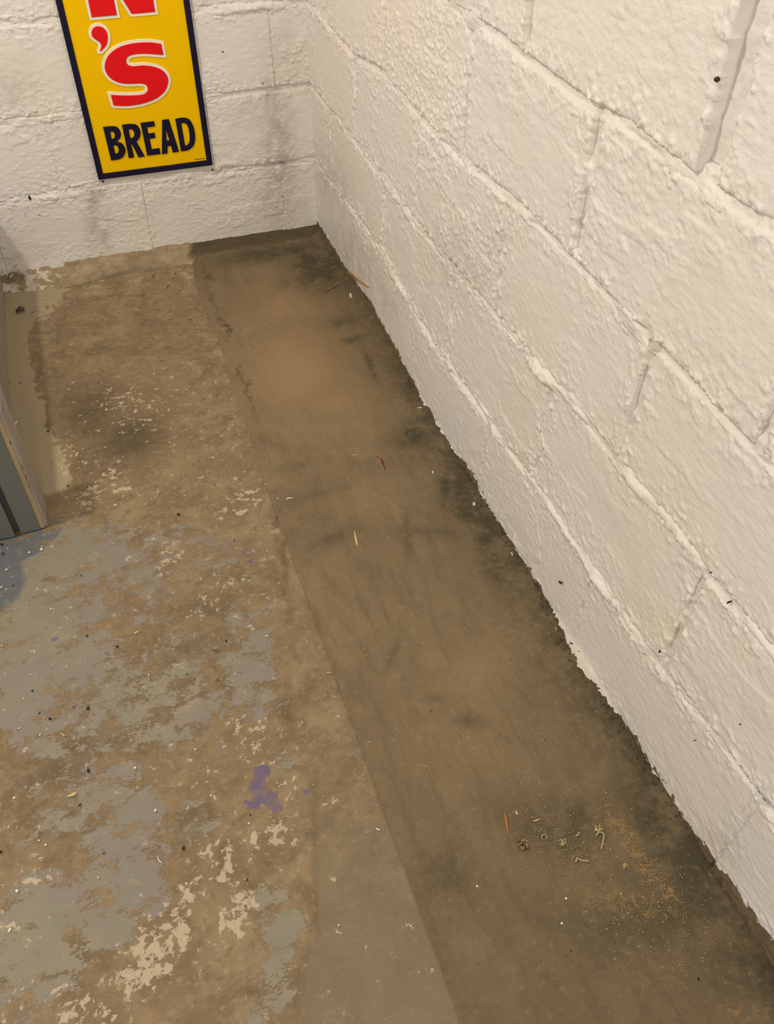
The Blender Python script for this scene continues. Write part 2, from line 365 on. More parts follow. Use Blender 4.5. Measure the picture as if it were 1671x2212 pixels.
def build_wall(kind, JL, VL, ncourse, root):
    for c in range(ncourse):
        vs = VL[c]
        for i in range(len(vs)-1):
            u0, u1 = vs[i], vs[i+1]
            zb0, zt0 = float(JL[c]((u0+u1)/2)), float(JL[c+1]((u0+u1)/2))
            vis = seen(kind, u0, u1, zb0, zt0); h = .0022 if vis else .009
            gap = .0040; ex = WIDE.get((kind, c, i), 0.0); vw = .03 if kind == 'B' else (.04 if c == 0 else 1.0)
            nu = max(4, int((u1-u0)/h)); nz = max(4, int((zt0-zb0)/h))
            s = np.linspace(0, 1, nu+1); t = np.linspace(0, 1, nz+1)
            S, T = np.meshgrid(s, t, indexing='ij')
            ga = (gap*vw+.0002+ex) if i else 0.0; gb = gap*vw+.0002
            tilt = (rng.random()-.5)*.008
            U = u0+ga + S*(u1-u0-ga-gb); U = U + (T-.5)*tilt*(i > 0)
            zb = JL[c](U)+gap; zt = JL[c+1](U)-gap
            Z = zb + T*(zt-zb)
            du = np.minimum(S*(u1-u0)+(0 if i else 1), (1-S)*(u1-u0)) + (1-vw)*.02; dz = np.minimum(T, 1-T)*(zt-zb)
            wob = (fbm(U*45, Z*45, 77, 3)-.5)*.010
            e = np.maximum(np.minimum(du, dz)+wob*np.exp(-np.minimum(du, dz)/.012), 0)
            amp = ROUGH.get((kind, c, i), .35 + .4*rng.random())
            D = .0050+(rng.random()-.5)*.003 - .0050*np.exp(-(e/.0034)**1.2)*(.25+.75*sstep(.36, .58, fbm(U*13, Z*13, 88+c, 3)))
            clump = np.clip((fbm(U*95, Z*95, 55, 4, .65)-.50)*3, 0, 1)*np.exp(-np.minimum(du, dz)/.026)
            D = D + relief(U, Z, amp, kind)*(1-np.exp(-e/.006)) + clump*.0058
            ring = (S == 0)*(i > 0) | (S == 1) | (T == 0) | (T == 1)
            D = D + sstep(.9, 1, S)*(.0035 if (kind, c, i+1) in WIDE else 0)
            D = np.where(ring, -.023, D)
            P = place(kind, U, Z, D)
            grid_obj('block', P, MW, root, {'wall_tone': wall_attr(P, kind)}, flip=(kind == 'R'))
            if i:   # upright mortar joint
                nj = max(4, int((zt0-zb0)/h)); w = .012+ex*.55; ws = np.linspace(-w, w, 13 if vis else 4)
                A, B = np.meshgrid(ws, np.linspace(0, 1, nj+1), indexing='ij')
                UU = u0 + ex*.5 + A + (B-.5)*tilt; zb = JL[c](UU); zt = JL[c+1](UU); ZZ = zb+(zt-zb)*B
                fill = fbm(UU*26, ZZ*26, 91, 4); deep = (.0085 if ex > .02 else .005*sstep(.30, .55, fbm(UU*8, ZZ*14, 44, 3)) if ex > .003 else 0)
                DD = (.0040 if vw < .1 else .0022 if vw < .9 else -.0008) - deep + np.clip(fill-.42, 0, 1)*(.004 if vw < .9 else .020)*(0.35 if ex > .02 else 1) + (fbm(UU*120, ZZ*120, 15, 2)-.5)*.003
                DD = DD - (np.abs(A) > w*.98)*.006
                P = place(kind, UU, ZZ, DD)
                grid_obj('mortar_joint', P, MW, root, {'wall_tone': wall_attr(P, kind)}, flip=(kind == 'R'))
        if c:
            U1 = vs[-1]; h = .0024 if c <= 5 else .02
            n = int(U1/h); w = .017
            A, B = np.meshgrid(np.linspace(0, U1, n+1), np.linspace(-w, w, 15 if c <= 5 else 4), indexing='ij')
            ZZ = JL[c](A)+B; fill = fbm(A*11, ZZ*30, 61+c, 4)
            bead = {('R', 1): .0052, ('R', 2): .0035, ('R', 3): .0008, ('B', 1): .0015, ('B', 2): .0025, ('B', 3): .0045}.get((kind, c), .001)
            DD = -.001 + bead*(1+.5*sstep(1.2, 1.5, A))*np.exp(-((B+.003)/(.0085+.003*sstep(1.2, 1.6, A)))**4)*sstep(.30, .55, fbm(A*7, B*0, 33+c, 3)) + np.clip(fill-.45, 0, 1)*.022
            lump = np.clip((fbm(A*95, ZZ*95, 45, 4, .65)-.48)*3, 0, 1)
            DD = DD + (fbm(A*170, ZZ*170, 46, 3, .6)-.5)*.0022 + lump*.0042*sstep(.4, .6, fbm(A*9, B*0, 12+c, 3)) - (np.abs(B) > w*.98)*.008
            P = place(kind, A, ZZ, DD)
            grid_obj('mortar_joint', P, MW, root, {'wall_tone': wall_attr(P, kind)}, flip=(kind == 'R'))
def box(name, x0, x1, y0, y1, z0, z1, mat, parent=None, bev=0.0):
    me = bpy.data.meshes.new(name)
    import bmesh
    bm = bmesh.new(); bmesh.ops.create_cube(bm, size=1)
    for v in bm.verts: v.co = ((x0+x1)/2+v.co.x*(x1-x0), (y0+y1)/2+v.co.y*(y1-y0), (z0+z1)/2+v.co.z*(z1-z0))
    if bev: bmesh.ops.bevel(bm, geom=list(bm.edges), offset=bev, segments=2, affect='EDGES', profile=.5)
    bm.to_mesh(me); bm.free(); me.materials.append(mat)
    o = bpy.data.objects.new(name, me); C.objects.link(o); o.parent = parent; return o
wr = struct(box('wall_right', .022, .20, -2.62, .20, -.10, 2.032, MW), 'white painted concrete block wall on the right')
wb = struct(box('wall_back', -2.20, .022, .022, .20, -.10, 2.032, MW), 'white painted concrete block wall behind the hanging sign')
build_wall('R', JR, VR, 10, wr)
build_wall('B', JB, VB, 10, wb)

# ------------------------------------------------------------------ floor slab and trench patch
PAINT = [(50, 1250, 70, .95), (150, 1200, 50, .9), (250, 1180, 50, .85), (340, 1165, 40, .6), (100, 1350, 60, .9), (170, 1260, 25, .62), (140, 1270, 20, .5), (200, 1330, 40, .7), (50, 1450, 60, .95), (180, 1430, 50, .85), (250, 1480, 40, .78), (410, 1150, 40, .55), (480, 1200, 40, .5), (300, 1240, 35, .62), (340, 1300, 40, .45), (450, 1270, 40, .25), (250, 1300, 30, .5), (390, 1370, 45, .40), (460, 1400, 40, .42), (300, 1380, 35, .42), (525, 1340, 30, .62), (540, 1440, 40, .88), (585, 1400, 30, .8), (400, 1480, 35, .68), (330, 1480, 35, .64), (190, 1540, 40, .58), (300, 1560, 35, .7), (100, 1590, 45, .75), (40, 1540, 45, .9), (240, 1610, 35, .52), (400, 1560, 35, .62), (470, 1520, 35, .64), (560, 1530, 35, .68), (350, 1590, 35, .66), (50, 1665, 40, .28), (150, 1640, 35, .44), (200, 1720, 40, .78), (250, 1680, 30, .72), (300, 1750, 40, .88), (350, 1800, 35, .65), (90, 1750, 30, .5), (55, 1800, 30, .4), (140, 1790, 30, .5), (250, 1850, 45, .88), (300, 1900, 45, .95), (180, 1830, 30, .42), (100, 1950, 50, .9), (50, 2010, 60, .95), (200, 1970, 45, .78), (100, 2080, 50, .9), (150, 2130, 35, .6), (40, 2150, 45, .7), (240, 2010, 35, .8), (310, 1990, 30, .55), (400, 1880, 40, .2), (440, 1950, 35, .15), (560, 1890, 30, .4), (580, 1960, 30, .8), (605, 2050, 35, .95), (620, 1995, 25, .9), (560, 2060, 25, .35), (500, 2100, 40, .25), (600, 2150, 30, .7), (540, 2200, 40, .35), (300, 2150, 50, .15), (200, 2200, 40, .3), (430, 1750, 40, .40), (500, 1720, 40, .1), (600, 1650, 22, .55), (620, 1750, 40, .1), (510, 1840, 30, .25), (450, 1620, 40, .32), (630, 1600, 30, .1), (520, 1850, 20, .6), (430, 1120, 30, .3), (300, 1080, 60, .06), (450, 1040, 80, .0), (250, 900, 150, 0), (450, 700, 150, 0), (560, 1080, 40, .1), (560, 1200, 30, .3), (560, 1270, 30, .45), (600, 1820, 40, .1)]
CREAM = [(330, 2050, 45, .72), (375, 1995, 35, .68), (300, 2105, 40, .66), (420, 1920, 30, .58), (480, 1870, 30, .66), (530, 1960, 30, .66), (505, 1985, 28, .72), (450, 1830, 26, .5), (520, 1560, 24, .58), (560, 1590, 30, .62), (540, 1610, 25, .45), (600, 1800, 30, .56), (570, 1830, 26, .42), (510, 1825, 24, .48), (620, 1690, 30, .4), (440, 1660, 30, .32), (480, 1690, 30, .36), (250, 1025, 25, .42), (205, 1060, 16, .6), (222, 1030, 12, .55), (260, 1060, 25, .38), (310, 1050, 25, .36), (180, 1085, 25, .5), (520, 1080, 28, .42), (545, 1060, 20, .45), (490, 1100, 25, .36), (345, 1180, 30, .4), (360, 1225, 24, .38), (390, 1215, 20, .4), (420, 1310, 25, .32), (450, 1250, 25, .3), (80, 1880, 25, .4), (60, 1905, 22, .5), (140, 2170, 30, .56), (180, 2165, 24, .52), (40, 2150, 26, .42), (20, 1980, 26, .4), (240, 870, 26, .34), (295, 868, 30, .36), (330, 900, 30, .3), (270, 925, 28, .3), (160, 980, 26, .4), (140, 1000, 22, .38), (230, 2190, 30, .48), (130, 1355, 20, .3), (285, 1210, 10, .5), (300, 1500, 300, .06), (400, 1000, 120, .05), (560, 2150, 60, .1), (490, 1290, 50, .3)]
DARK = [(150, 1640, 160, 60, -25, .55), (300, 1530, 150, 100, -30, .45), (430, 1400, 140, 120, 0, .35), (130, 1790, 120, 50, -20, .4), (190, 890, 80, 70, 0, .9), (280, 945, 75, 50, -20, 1.2), (170, 940, 45, 60, 0, .5), (120, 840, 26, 60, 0, .5), (230, 760, 100, 14, -6, .35), (130, 720, 22, 60, 0, .4), (180, 1030, 40, 26, 0, .5), (330, 700, 90, 40, -10, .3), (440, 560, 10, 40, 0, .8), (470, 640, 12, 50, 20, .45), (520, 790, 9, 60, 20, .5), (545, 900, 8, 60, 15, .5), (575, 1020, 8, 60, 12, .45), (600, 1180, 10, 90, 0, .35), (420, 1780, 60, 60, 0, .4), (340, 1420, 100, 60, -30, .3), (400, 1400, 60, 50, 0, .3), (90, 1790, 40, 30, 0, .4), (680, 1760, 6, 80, 0, .5), (682, 1900, 6, 80, 0, .5), (668, 2040, 6, 60, 0, .35), (620, 1540, 20, 50, -15, .5), (70, 1640, 60, 20, -20, .2)]
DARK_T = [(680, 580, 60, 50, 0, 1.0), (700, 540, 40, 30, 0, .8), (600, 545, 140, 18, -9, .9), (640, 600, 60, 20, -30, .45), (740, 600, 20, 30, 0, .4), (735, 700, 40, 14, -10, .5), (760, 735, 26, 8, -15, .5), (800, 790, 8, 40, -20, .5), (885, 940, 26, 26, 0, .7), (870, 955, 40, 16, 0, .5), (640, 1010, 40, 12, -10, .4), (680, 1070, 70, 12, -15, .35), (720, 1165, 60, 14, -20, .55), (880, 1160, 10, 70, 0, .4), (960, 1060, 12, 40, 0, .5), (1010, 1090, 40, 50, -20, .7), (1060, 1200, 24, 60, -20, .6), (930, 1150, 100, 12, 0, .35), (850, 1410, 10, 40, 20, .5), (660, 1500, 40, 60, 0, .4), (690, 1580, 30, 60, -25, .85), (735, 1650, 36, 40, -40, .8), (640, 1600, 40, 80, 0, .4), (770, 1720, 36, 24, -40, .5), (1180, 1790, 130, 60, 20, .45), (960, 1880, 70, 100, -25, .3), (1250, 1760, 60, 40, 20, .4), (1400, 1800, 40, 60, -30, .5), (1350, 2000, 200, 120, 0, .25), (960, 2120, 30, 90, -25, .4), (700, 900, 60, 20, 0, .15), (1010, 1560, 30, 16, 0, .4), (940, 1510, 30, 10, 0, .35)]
FILM = [(40, 660, 30, .9), (38, 710, 26, .9), (36, 760, 26, .95), (44, 820, 28, .95), (52, 870, 30, .95), (62, 920, 34, .95), (76, 970, 34, .95), (84, 1020, 40, .95), (115, 1040, 34, .8), (112, 975, 20, .6), (80, 900, 26, .7), (118, 900, 20, .1), (88, 740, 20, .1), (90, 840, 20, .45), (110, 1100, 30, .0), (100, 640, 50, .75), (200, 622, 30, .55), (300, 605, 26, .6), (400, 590, 26, .6), (150, 690, 30, .1), (150, 800, 40, 0), (300, 700, 60, .35), (420, 650, 50, .4), (250, 740, 40, .35), (460, 760, 40, .3), (500, 900, 50, .3), (470, 1000, 50, .36), (300, 850, 60, .1), (590, 1150, 20, .55), (595, 1300, 20, .5), (600, 1420, 25, .5), (450, 1150, 60, .4), (370, 1170, 30, .7), (640, 1300, 20, .4), (300, 1130, 60, .35), (170, 1110, 30, .45), (400, 1700, 200, .2), (600, 1700, 60, .5), (520, 1740, 40, .55), (380, 2100, 200, .2)]
PURP = [(563, 1668, 22, 16, 0, 1.1), (557, 1700, 22, 40, 15, .95), (586, 1730, 18, 26, -30, 1.1), (600, 1750, 14, 9, 0, 1.1), (538, 1740, 26, 28, 0, .6), (661, 1712, 10, 9, 0, 1.1), (545, 1568, 5, 5, 0, .9), (530, 1200, 40, 60, 0, .36), (540, 1290, 40, 50, 0, .34), (530, 1440, 40, 50, 0, .36), (230, 1410, 7, 6, 0, .8), (180, 1333, 8, 6, 0, .7), (195, 1350, 5, 4, 0, .8), (110, 1385, 30, 8, -15, .5), (160, 1408, 6, 5, 0, .7), (100, 1390, 60, 30, 0, .2), (520, 1820, 20, 30, 0, .3)]
BLUE = [(30, 1180, 95, 38, -24, 1.0), (80, 1155, 60, 30, -25, 1.0), (0, 1235, 60, 34, -40, .9), (-60, 1250, 120, 90, 0, 1.0)]
SEAM = np.array([(420, 500), (447, 575), (440, 620), (460, 660), (490, 715), (515, 790), (530, 850), (545, 900), (570, 970), (585, 1040), (597, 1100), (600, 1180), (600, 1260), (610, 1330), (610, 1400), (625, 1480), (650, 1560), (668, 1600), (680, 1680), (675, 1750), (685, 1820), (682, 1900), (680, 1960), (665, 2050), (650, 2130), (640, 2212), (620, 2400)], float)
EDGE = np.array([(440, 540), (447, 600), (462, 660), (492, 715), (517, 790), (532, 850), (550, 900), (575, 970), (592, 1040), (606, 1100), (612, 1180), (618, 1260), (625, 1330), (635, 1400), (660, 1480), (705, 1560), (740, 1650), (790, 1740), (830, 1800), (860, 1880), (900, 1970), (950, 2100), (1000, 2212), (1080, 2380)], float)
def floor_attr(P, trench):
    px, py = topix(P)
    a = np.zeros(P.shape[:2]+(4,), np.float32); b = np.zeros_like(a)
    far = np.maximum(sstep(-20, -260, px), sstep(H+10, H+300, py))
    e = px - np.interp(py, EDGE[:, 1], EDGE[:, 0]); s = px - np.interp(py, SEAM[:, 1], SEAM[:, 0])
    if not trench:
        a[..., 0] = gsum(px, py, PAINT)*(1-sstep(-40, 5, s))*(1-far)+.66*far
        a[..., 1] = gsum(px, py, CREAM, .3)*(1-sstep(-10, 20, s))*(1-far)+.12*far
        a[..., 2] = np.clip(gmax(px, py, DARK)+np.exp(-((e+2+(fbm(P[..., 0]*60, P[..., 1]*60, 15, 3)-.5)*26)/(3+6*fbm(P[..., 0]*40, P[..., 1]*40, 6, 2)))**2)*sstep(.30, .62, fbm(P[..., 0]*14, P[..., 1]*14, 5, 4))*(py < 1480)*.7, 0, 1)
        a[..., 3] = sstep(-10, 14, s+(fbm(P[..., 0]*60, P[..., 1]*25, 51, 3)-.5)*50)*sstep(1500, 2050, py)
        b[..., 0] = gsum(px, py, FILM, .2)*(1-sstep(0, 30, s)); b[..., 1] = gmax(px, py, PURP); b[..., 3] = gmax(px, py, BLUE)
    else:
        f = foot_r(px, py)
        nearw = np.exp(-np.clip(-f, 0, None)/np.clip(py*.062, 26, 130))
        a[..., 1] = gmax(px, py, [(1350, 1810, 22, 70, -32, .9), (1400, 1890, 22, 40, -32, .8), (1340, 1950, 100, 30, 10, .6), (1440, 1930, 18, 40, -20, .8), (1300, 1930, 60, 30, 0, .45), (1590, 2190, 40, 20, 0, .7)])
        crev = np.exp(-((e+(fbm(P[..., 0]*60, P[..., 1]*60, 15, 3)-.5)*26)/(2.5+5*fbm(P[..., 0]*40, P[..., 1]*40, 6, 2)))**2)*sstep(.30, .62, fbm(P[..., 0]*14, P[..., 1]*14, 5, 4))*(py < 1480)*.75
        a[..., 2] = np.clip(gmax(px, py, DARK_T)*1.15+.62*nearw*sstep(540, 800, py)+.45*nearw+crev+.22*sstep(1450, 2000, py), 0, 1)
        a[..., 3] = sstep(5, -5, e+(fbm(P[..., 0]*60, P[..., 1]*25, 51, 3)-.5)*14)*sstep(1500, 2050, py)
        b[..., 0] = gmax(px, py, [(640, 800, 110, 110, -20, .75), (620, 660, 90, 60, 0, .55), (720, 880, 100, 70, 0, .6), (1050, 1430, 120, 60, -30, .35), (1000, 1620, 120, 80, 0, .25), (800, 1090, 80, 60, 0, .2)])
        b[..., 2] = np.clip(.5+(f+(fbm(P[..., 0]*70, P[..., 1]*70, 32, 4, .65)-.5)*np.clip(py*.017, 8, 30))/26, 0, 1)
        b[..., 2] = np.maximum(b[..., 2], gmax(px, py, [(757, 640, 5, 14, -15, .62), (934, 1022, 5, 9, 0, .6), (1023, 1090, 6, 10, 0, .62), (905, 882, 14, 5, 0, .55), (920, 905, 10, 12, 0, .45), (1105, 1195, 8, 16, -20, .55), (1200, 1360, 6, 18, -15, .55)]))
    return a, b
def floor_grid(name, xs, ys, mat, parent, trench):
    X, Y = np.meshgrid(xs, ys, indexing='ij')
    Z = (fbm(X*3, Y*3, 3, 3)-.5)*.006 + (fbm(X*22, Y*22, 8, 4)-.5)*.0022
    P = np.stack([X, Y, Z], -1); px, py = topix(P)
    e = px - np.interp(py, EDGE[:, 1], EDGE[:, 0]); s = px - np.interp(py, SEAM[:, 1], SEAM[:, 0])
    if trench:
        Z = Z + .0025*sstep(-6, 14, e)*(fbm(X*30, Y*30, 4, 3)) - .003*sstep(-4, -40, e)
        Z = Z + .010*np.exp(-np.clip(-X, 0, None)/.018)*(Y > -.8) + .004*(fbm(X*60, Y*60, 14, 3)-.5)*np.exp(-np.clip(-X, 0, None)/.06)
        Z = Z + .008*np.exp(-((X+.30+.05*(Y+1.5))/.035)**2)*np.exp(-((Y+1.63)/.22)**2)*fbm(X*18, Y*60, 6, 3)
    else:
        Z = Z - .0035*np.exp(-(s/5.0)**2)*sstep(.35, .6, fbm(X*8, Y*8, 2, 3))*(py > 300)
    P[..., 2] = Z
    A, B = floor_attr(P, trench)
    return grid_obj(name, P, mat, parent, {'wear': A, 'tint': B}, flip=False)
fl = struct(box('floor', -2.2, .19, -3.4, .19, -.16, -.03, MS), 'worn concrete basement floor with flaking grey paint')
xs = np.concatenate([np.arange(-2.2, -1.05, .03), np.arange(-1.05, -.381, .005)])
ys = np.concatenate([np.arange(-3.4, -2.3, .03), np.arange(-2.3, .0301, .005)])
floor_grid('slab', xs, ys, MS, fl, False)
ys2 = np.concatenate([np.arange(-3.4, -2.3, .03), np.arange(-2.3, .0301, .0035)])
o = floor_grid('trench_patch', np.arange(-.4165, .0301, .0035), ys2, MT, fl, True); o.location.z = .0022
o['label'] = 'darker brown trowelled concrete strip along the right wall'

# mortar fillet at the foot of the back wall
def fillet():
    U, V = np.meshgrid(np.linspace(-1.25, .012, 460), np.linspace(0, 1, 40), indexing='ij')
    right = sstep(-.405, -.375, U+(fbm(U*0+3, V*9, 79, 3)-.5)*.03)
    dep = (.105-.035*right)*(.85+.3*fbm(U*9, V*0, 71, 3))
    Yv = .004 - V*dep
    prof = (1-V)**2.0
    Zv = (.022-.003*right)*(.8+.4*fbm(U*11, V*3, 72, 3))*prof + (fbm(U*55, V*6, 73, 4)-.5)*(.010-.006*right)*np.sqrt(prof+.02) - .005*sstep(.80, 1, V)+.0035
    Zv = Zv + np.clip(fbm(U*38, V*5, 75, 3)-.42, 0, 1)*.06*sstep(-.70, -.82, U)*(1-V)
    P = np.stack([U, Yv, Zv], -1); px, py = topix(P)
    A = np.zeros(P.shape[:2]+(4,), np.float32)
    A[..., 1] = (1-right)*(sstep(-.68, -.80, U)*.50+.28*(V < .25))
    A[..., 2] = np.maximum((1-right)*gmax(px, py, [(250, 595, 60, 7, -14, .75), (330, 583, 40, 6, -14, .6), (20, 590, 30, 30, 0, .6), (60, 625, 40, 6, -8, .4)]), right*(.55+.45*fbm(U*20, V*4, 70, 4))*(1.1-.8*sstep(.5, 1, V)))
    A[..., 3] = right
    return grid_obj('mortar_fillet', P, MM, fl, {'wear': A}, flip=True)
fillet()

# ------------------------------------------------------------------ the sign
SY = -.0115           # front face of the sign sheet
def swp(px, py): 
    p = hit(px, py, 'B', SY); return p[0], p[2]
bl, br_ = swp(214, 389), swp(460, 355); tl, tr_ = swp(118, 0), swp(408, 0)
SX0 = (bl[0]+tl[0])/2; SX1 = (br_[0]+tr_[0])/2; SZ0 = (bl[1]+br_[1])/2; SZ1 = SZ0+.915
sign = empty('bread_sign', (SX0, SY, SZ0))
tag(sign, 'tall yellow metal sign with navy border reading BREAD on back wall', 'sign')
def curve_solid(name, loops, y, depth, bev, mat, parent, offset=0.0, res=2):
    cu = bpy.data.curves.new(name, 'CURVE'); cu.dimensions = '2D'; cu.fill_mode = 'BOTH'
    for L in loops:
        sp = cu.splines.new('POLY'); sp.points.add(len(L)-1); sp.use_cyclic_u = True
        for p, q in zip(sp.points, L): p.co = (q[0], q[1], 0, 1)
    cu.extrude = depth; cu.bevel_depth = bev; cu.bevel_resolution = res; cu.offset = offset-bev
    tmp = bpy.data.objects.new(name, cu); C.objects.link(tmp)
    dg = bpy.context.evaluated_depsgraph_get(); me = bpy.data.meshes.new_from_object(tmp.evaluated_get(dg))
    bpy.data.objects.remove(tmp); bpy.data.curves.remove(cu)
    me.transform(Matrix(((1, 0, 0, 0), (0, 0, -1, y), (0, 1, 0, 0), (0, 0, 0, 1))))
    me.materials.clear(); me.materials.append(mat)
    for p in me.polygons: p.use_smooth = len(p.vertices) == 4 and bev > 0
    o = bpy.data.objects.new(name, me); C.objects.link(o)
    return o
def rect(a, b, c, d): return [(a, c), (b, c), (b, d), (a, d)]
BW = .0150
o = curve_solid('face_sheet', [rect(SX0+.004, SX1-.004, SZ0+.004, SZ1-.004)], SY+.0006, .0006, 0, MYEL, sign); keep_world(o, sign)
o = curve_solid('border', [rect(SX0, SX1, SZ0, SZ1), rect(SX0+BW, SX1-BW, SZ0+BW, SZ1-BW)], SY, .0015, .0022, MNAVY, sign, res=3); keep_world(o, sign)
def cc(pts, k=400/1671.0, ox=100, oy=0): return [swp(ox+x*k, oy+y*k) for x, y in pts]
S_ = [(1035, 393), (950, 380), (850, 380), (750, 393), (660, 420), (590, 465), (545, 520), (525, 590), (540, 655), (590, 712), (670, 746), (760, 753), (850, 750), (897, 765), (914, 800), (895, 835), (845, 852), (720, 858), (580, 852), (605, 948), (700, 953), (800, 945), (900, 922), (1000, 880), (1070, 815), (1098, 740), (1090, 685), (1050, 635), (980, 602), (880, 587), (785, 594), (735, 580), (719, 545), (738, 507), (795, 487), (900, 482), (1055, 493)]
S_C = (0, 18, 19, 36)
s_outer = catmull(cc(S_), S_C)
ap = catmull(cc([(465, 233), (425, 248), (407, 285), (413, 325), (440, 352), (478, 376), (495, 410), (483, 460), (515, 436), (543, 398), (553, 345), (547, 295), (515, 250)]), ())
def red_letter(name, loop):
    b = curve_solid(name, [loop], SY-.0022, .0008, .0012, MRED, sign); keep_world(b, sign)
    w = curve_solid('outline', [loop], SY-.0008, .0006, .0008, MCRM, sign, offset=.0066); w.parent = b
    w.matrix_parent_inverse = Matrix.Translation(-Vector(sign.location)) @ Matrix.Translation(Vector(sign.location)); w.matrix_parent_inverse = Matrix.Identity(4)
    b['label'] = 'raised red letter with cream outline'
    return b
# upper letter: built whole, only its feet are in the photograph
nA = cc([(410, 158), (635, 130), (768, 118), (980, 100)])
zb = (nA[0][1]+nA[3][1])/2; x0, x1, x2, x3 = nA[0][0], nA[1][0], nA[2][0], nA[3][0]; hN = .128
red_letter('letter_n', [(x0, zb), (x1, zb), (x1, zb+hN*.58), (x2, zb), (x3, zb), (x3, zb+hN), (x2+.004, zb+hN), (x2+.004, zb+hN*.44), (x1-.004, zb+hN), (x0, zb+hN)])
red_letter('apostrophe', ap); red_letter('letter_s', s_outer)
BREAD = {
 'letter_b': [([(512, 1145), (590, 1138), (640, 1148), (668, 1190), (666, 1238), (640, 1275), (685, 1295), (712, 1345), (702, 1395), (665, 1430), (585, 1445)], (0, 10)),
              ([(574, 1187), (600, 1184), (617, 1208), (612, 1244), (588, 1254)], (0, 4)), ([(603, 1311), (632, 1308), (652, 1338), (648, 1374), (622, 1388)], (0, 4))],
 'letter_r': [([(682, 1125), (770, 1117), (820, 1132), (846, 1180), (842, 1235), (812, 1275), (886, 1408), (832, 1417), (772, 1298), (763, 1300), (790, 1416), (745, 1424)], (0, 5, 6, 7, 8, 9, 10, 11)),
              ([(741, 1167), (772, 1163), (793, 1195), (788, 1234), (757, 1246)], (0, 4))],
 'letter_e': [([(850, 1108), (970, 1093), (978, 1136), (906, 1146), (919, 1206), (974, 1196), (983, 1240), (929, 1250), (949, 1346), (1018, 1335), (1028, 1386), (910, 1401)], tuple(range(12)))],
 'letter_a': [([(1045, 1081), (1103, 1074), (1195, 1365), (1140, 1373), (1125, 1311), (1092, 1316), (1090, 1381), (1043, 1387)], tuple(range(8))),
              ([(1075, 1158), (1111, 1264), (1084, 1268)], (0, 1, 2))],
 'letter_d': [([(1163, 1072), (1230, 1061), (1290, 1078), (1328, 1150), (1341, 1240), (1326, 1310), (1280, 1350), (1215, 1362)], (0, 7)),
              ([(1214, 1110), (1243, 1106), (1274, 1132), (1290, 1200), (1292, 1268), (1276, 1303), (1250, 1313)], (0, 6))]}
for nm, loops in BREAD.items():
    o = curve_solid(nm, [catmull(cc(p), c, 5) for p, c in loops], SY-.0012, .0010, .0009, MNAVY, sign, offset=.0004); keep_world(o, sign)
# illegible maker's line, a row of tiny dark strokes
x = 1340; fp = []
while x < 1424:
    w = random.uniform(3, 7); y = 1441-(x-1340)*.10; fp.append(cc([(x, y), (x+w, y-.6), (x+w+1, y-7), (x+1, y-6.5)])); x += w+2.2
o = curve_solid('fine_print', fp, SY-.0003, .0002, 0, MNAVY, sign); keep_world(o, sign)

def tube(name, pts, rad, mat, parent=None, sides=7, flat=1.0):
    """tapered tube along pts (list of 3-D points), rad per point; flat squashes it vertically"""
    pts = np.array(pts, float); n = len(pts); rad = np.broadcast_to(np.array(rad, float), (n,))
    V = []; Fc = []
    for i in range(n):
        t = pts[min(i+1, n-1)]-pts[max(i-1, 0)]; t /= np.linalg.norm(t)+1e-9
        up = np.array([0, 0, 1.]) if abs(t[2]) < .9 else np.array([1., 0, 0])
        a = np.cross(t, up); a /= np.linalg.norm(a); b = np.cross(a, t)
        for k in range(sides):
            th = 2*math.pi*k/sides; V.append(pts[i]+rad[i]*(a*math.cos(th)+b*flat*math.sin(th)))
    for i in range(n-1):
        for k in range(sides):
            Fc.append((i*sides+k, i*sides+(k+1) % sides, (i+1)*sides+(k+1) % sides, (i+1)*sides+k))
    Fc.append(tuple(range(sides))[::-1]); Fc.append(tuple(range((n-1)*sides, n*sides)))
    me_o = mesh_obj(name, V, Fc, mat, None, True)
    base = pts.mean(0); base[2] = pts[:, 2].min()
    if parent is not None: keep_world(me_o, parent)
    else:
        me_o.data.transform(Matrix.Translation(-Vector(base))); me_o.location = base
    return me_o
for (nx, ny), lab in (((223, 394), 'small rusty nail under the left bottom corner of the sign'), ((459, 369), 'small rusty nail under the right bottom corner of the sign')):
    p = hit(nx, ny, 'B', -.014)
    r = empty('nail', (p[0], .0, p[2])); tag(r, lab, 'nail', 'nails under the sign')
    tube('shank', [(p[0], .004, p[2]+.0005), (p[0], -.013, p[2]+.002)], .0011, MSTEEL, r)
    tube('head', [(p[0], -.0125, p[2]+.002), (p[0], -.0142, p[2]+.002)], [.0030, .0027], MSTEEL, r, 10)

# ------------------------------------------------------------------ low partition at the left edge
PH = .29
pt = empty('wooden_partition', (-.93, -.55, 0)); tag(pt, 'low wooden partition with grey painted end and bare pinkish side at left edge', 'partition')
def pb(name, *a, mat, bev=.0015): o = box(name, *a, mat, None, bev); keep_world(o, pt); return o
pb('side_board', -.935, -.907, -.952, -.030, .002, PH, mat=MBOARD)
pb('rear_post', -.960, -.9055, -.690, -.655, .002, PH, mat=MGREY)
o = pb('end_board', -.8765, -.848, -1.0270, -.951, .002, PH, mat=MBOARD); o['label'] = 'bare pinkish board with nail holes'
pb('edge_strip', -.8625, -.8535, -1.0292, -1.0262, .002, PH, mat=MEDGE, bev=.0004)
pb('front_casing', -.898, -.8615, -1.0325, -1.010, .002, PH, mat=MGREY)
pb('rebate', -.912, -.896, -1.020, -.985, .002, PH, mat=MREBATE)
pb('front_panel', -1.25, -.909, -1.0360, -1.012, .002, PH, mat=MGREY)
pb('infill_board', -1.25, -.876, -1.011, -.951, .002, PH-.004, mat=MBOARD)
pb('top_rail', -1.25, -.936, -.950, -.030, PH-.03, PH, mat=MBOARD)
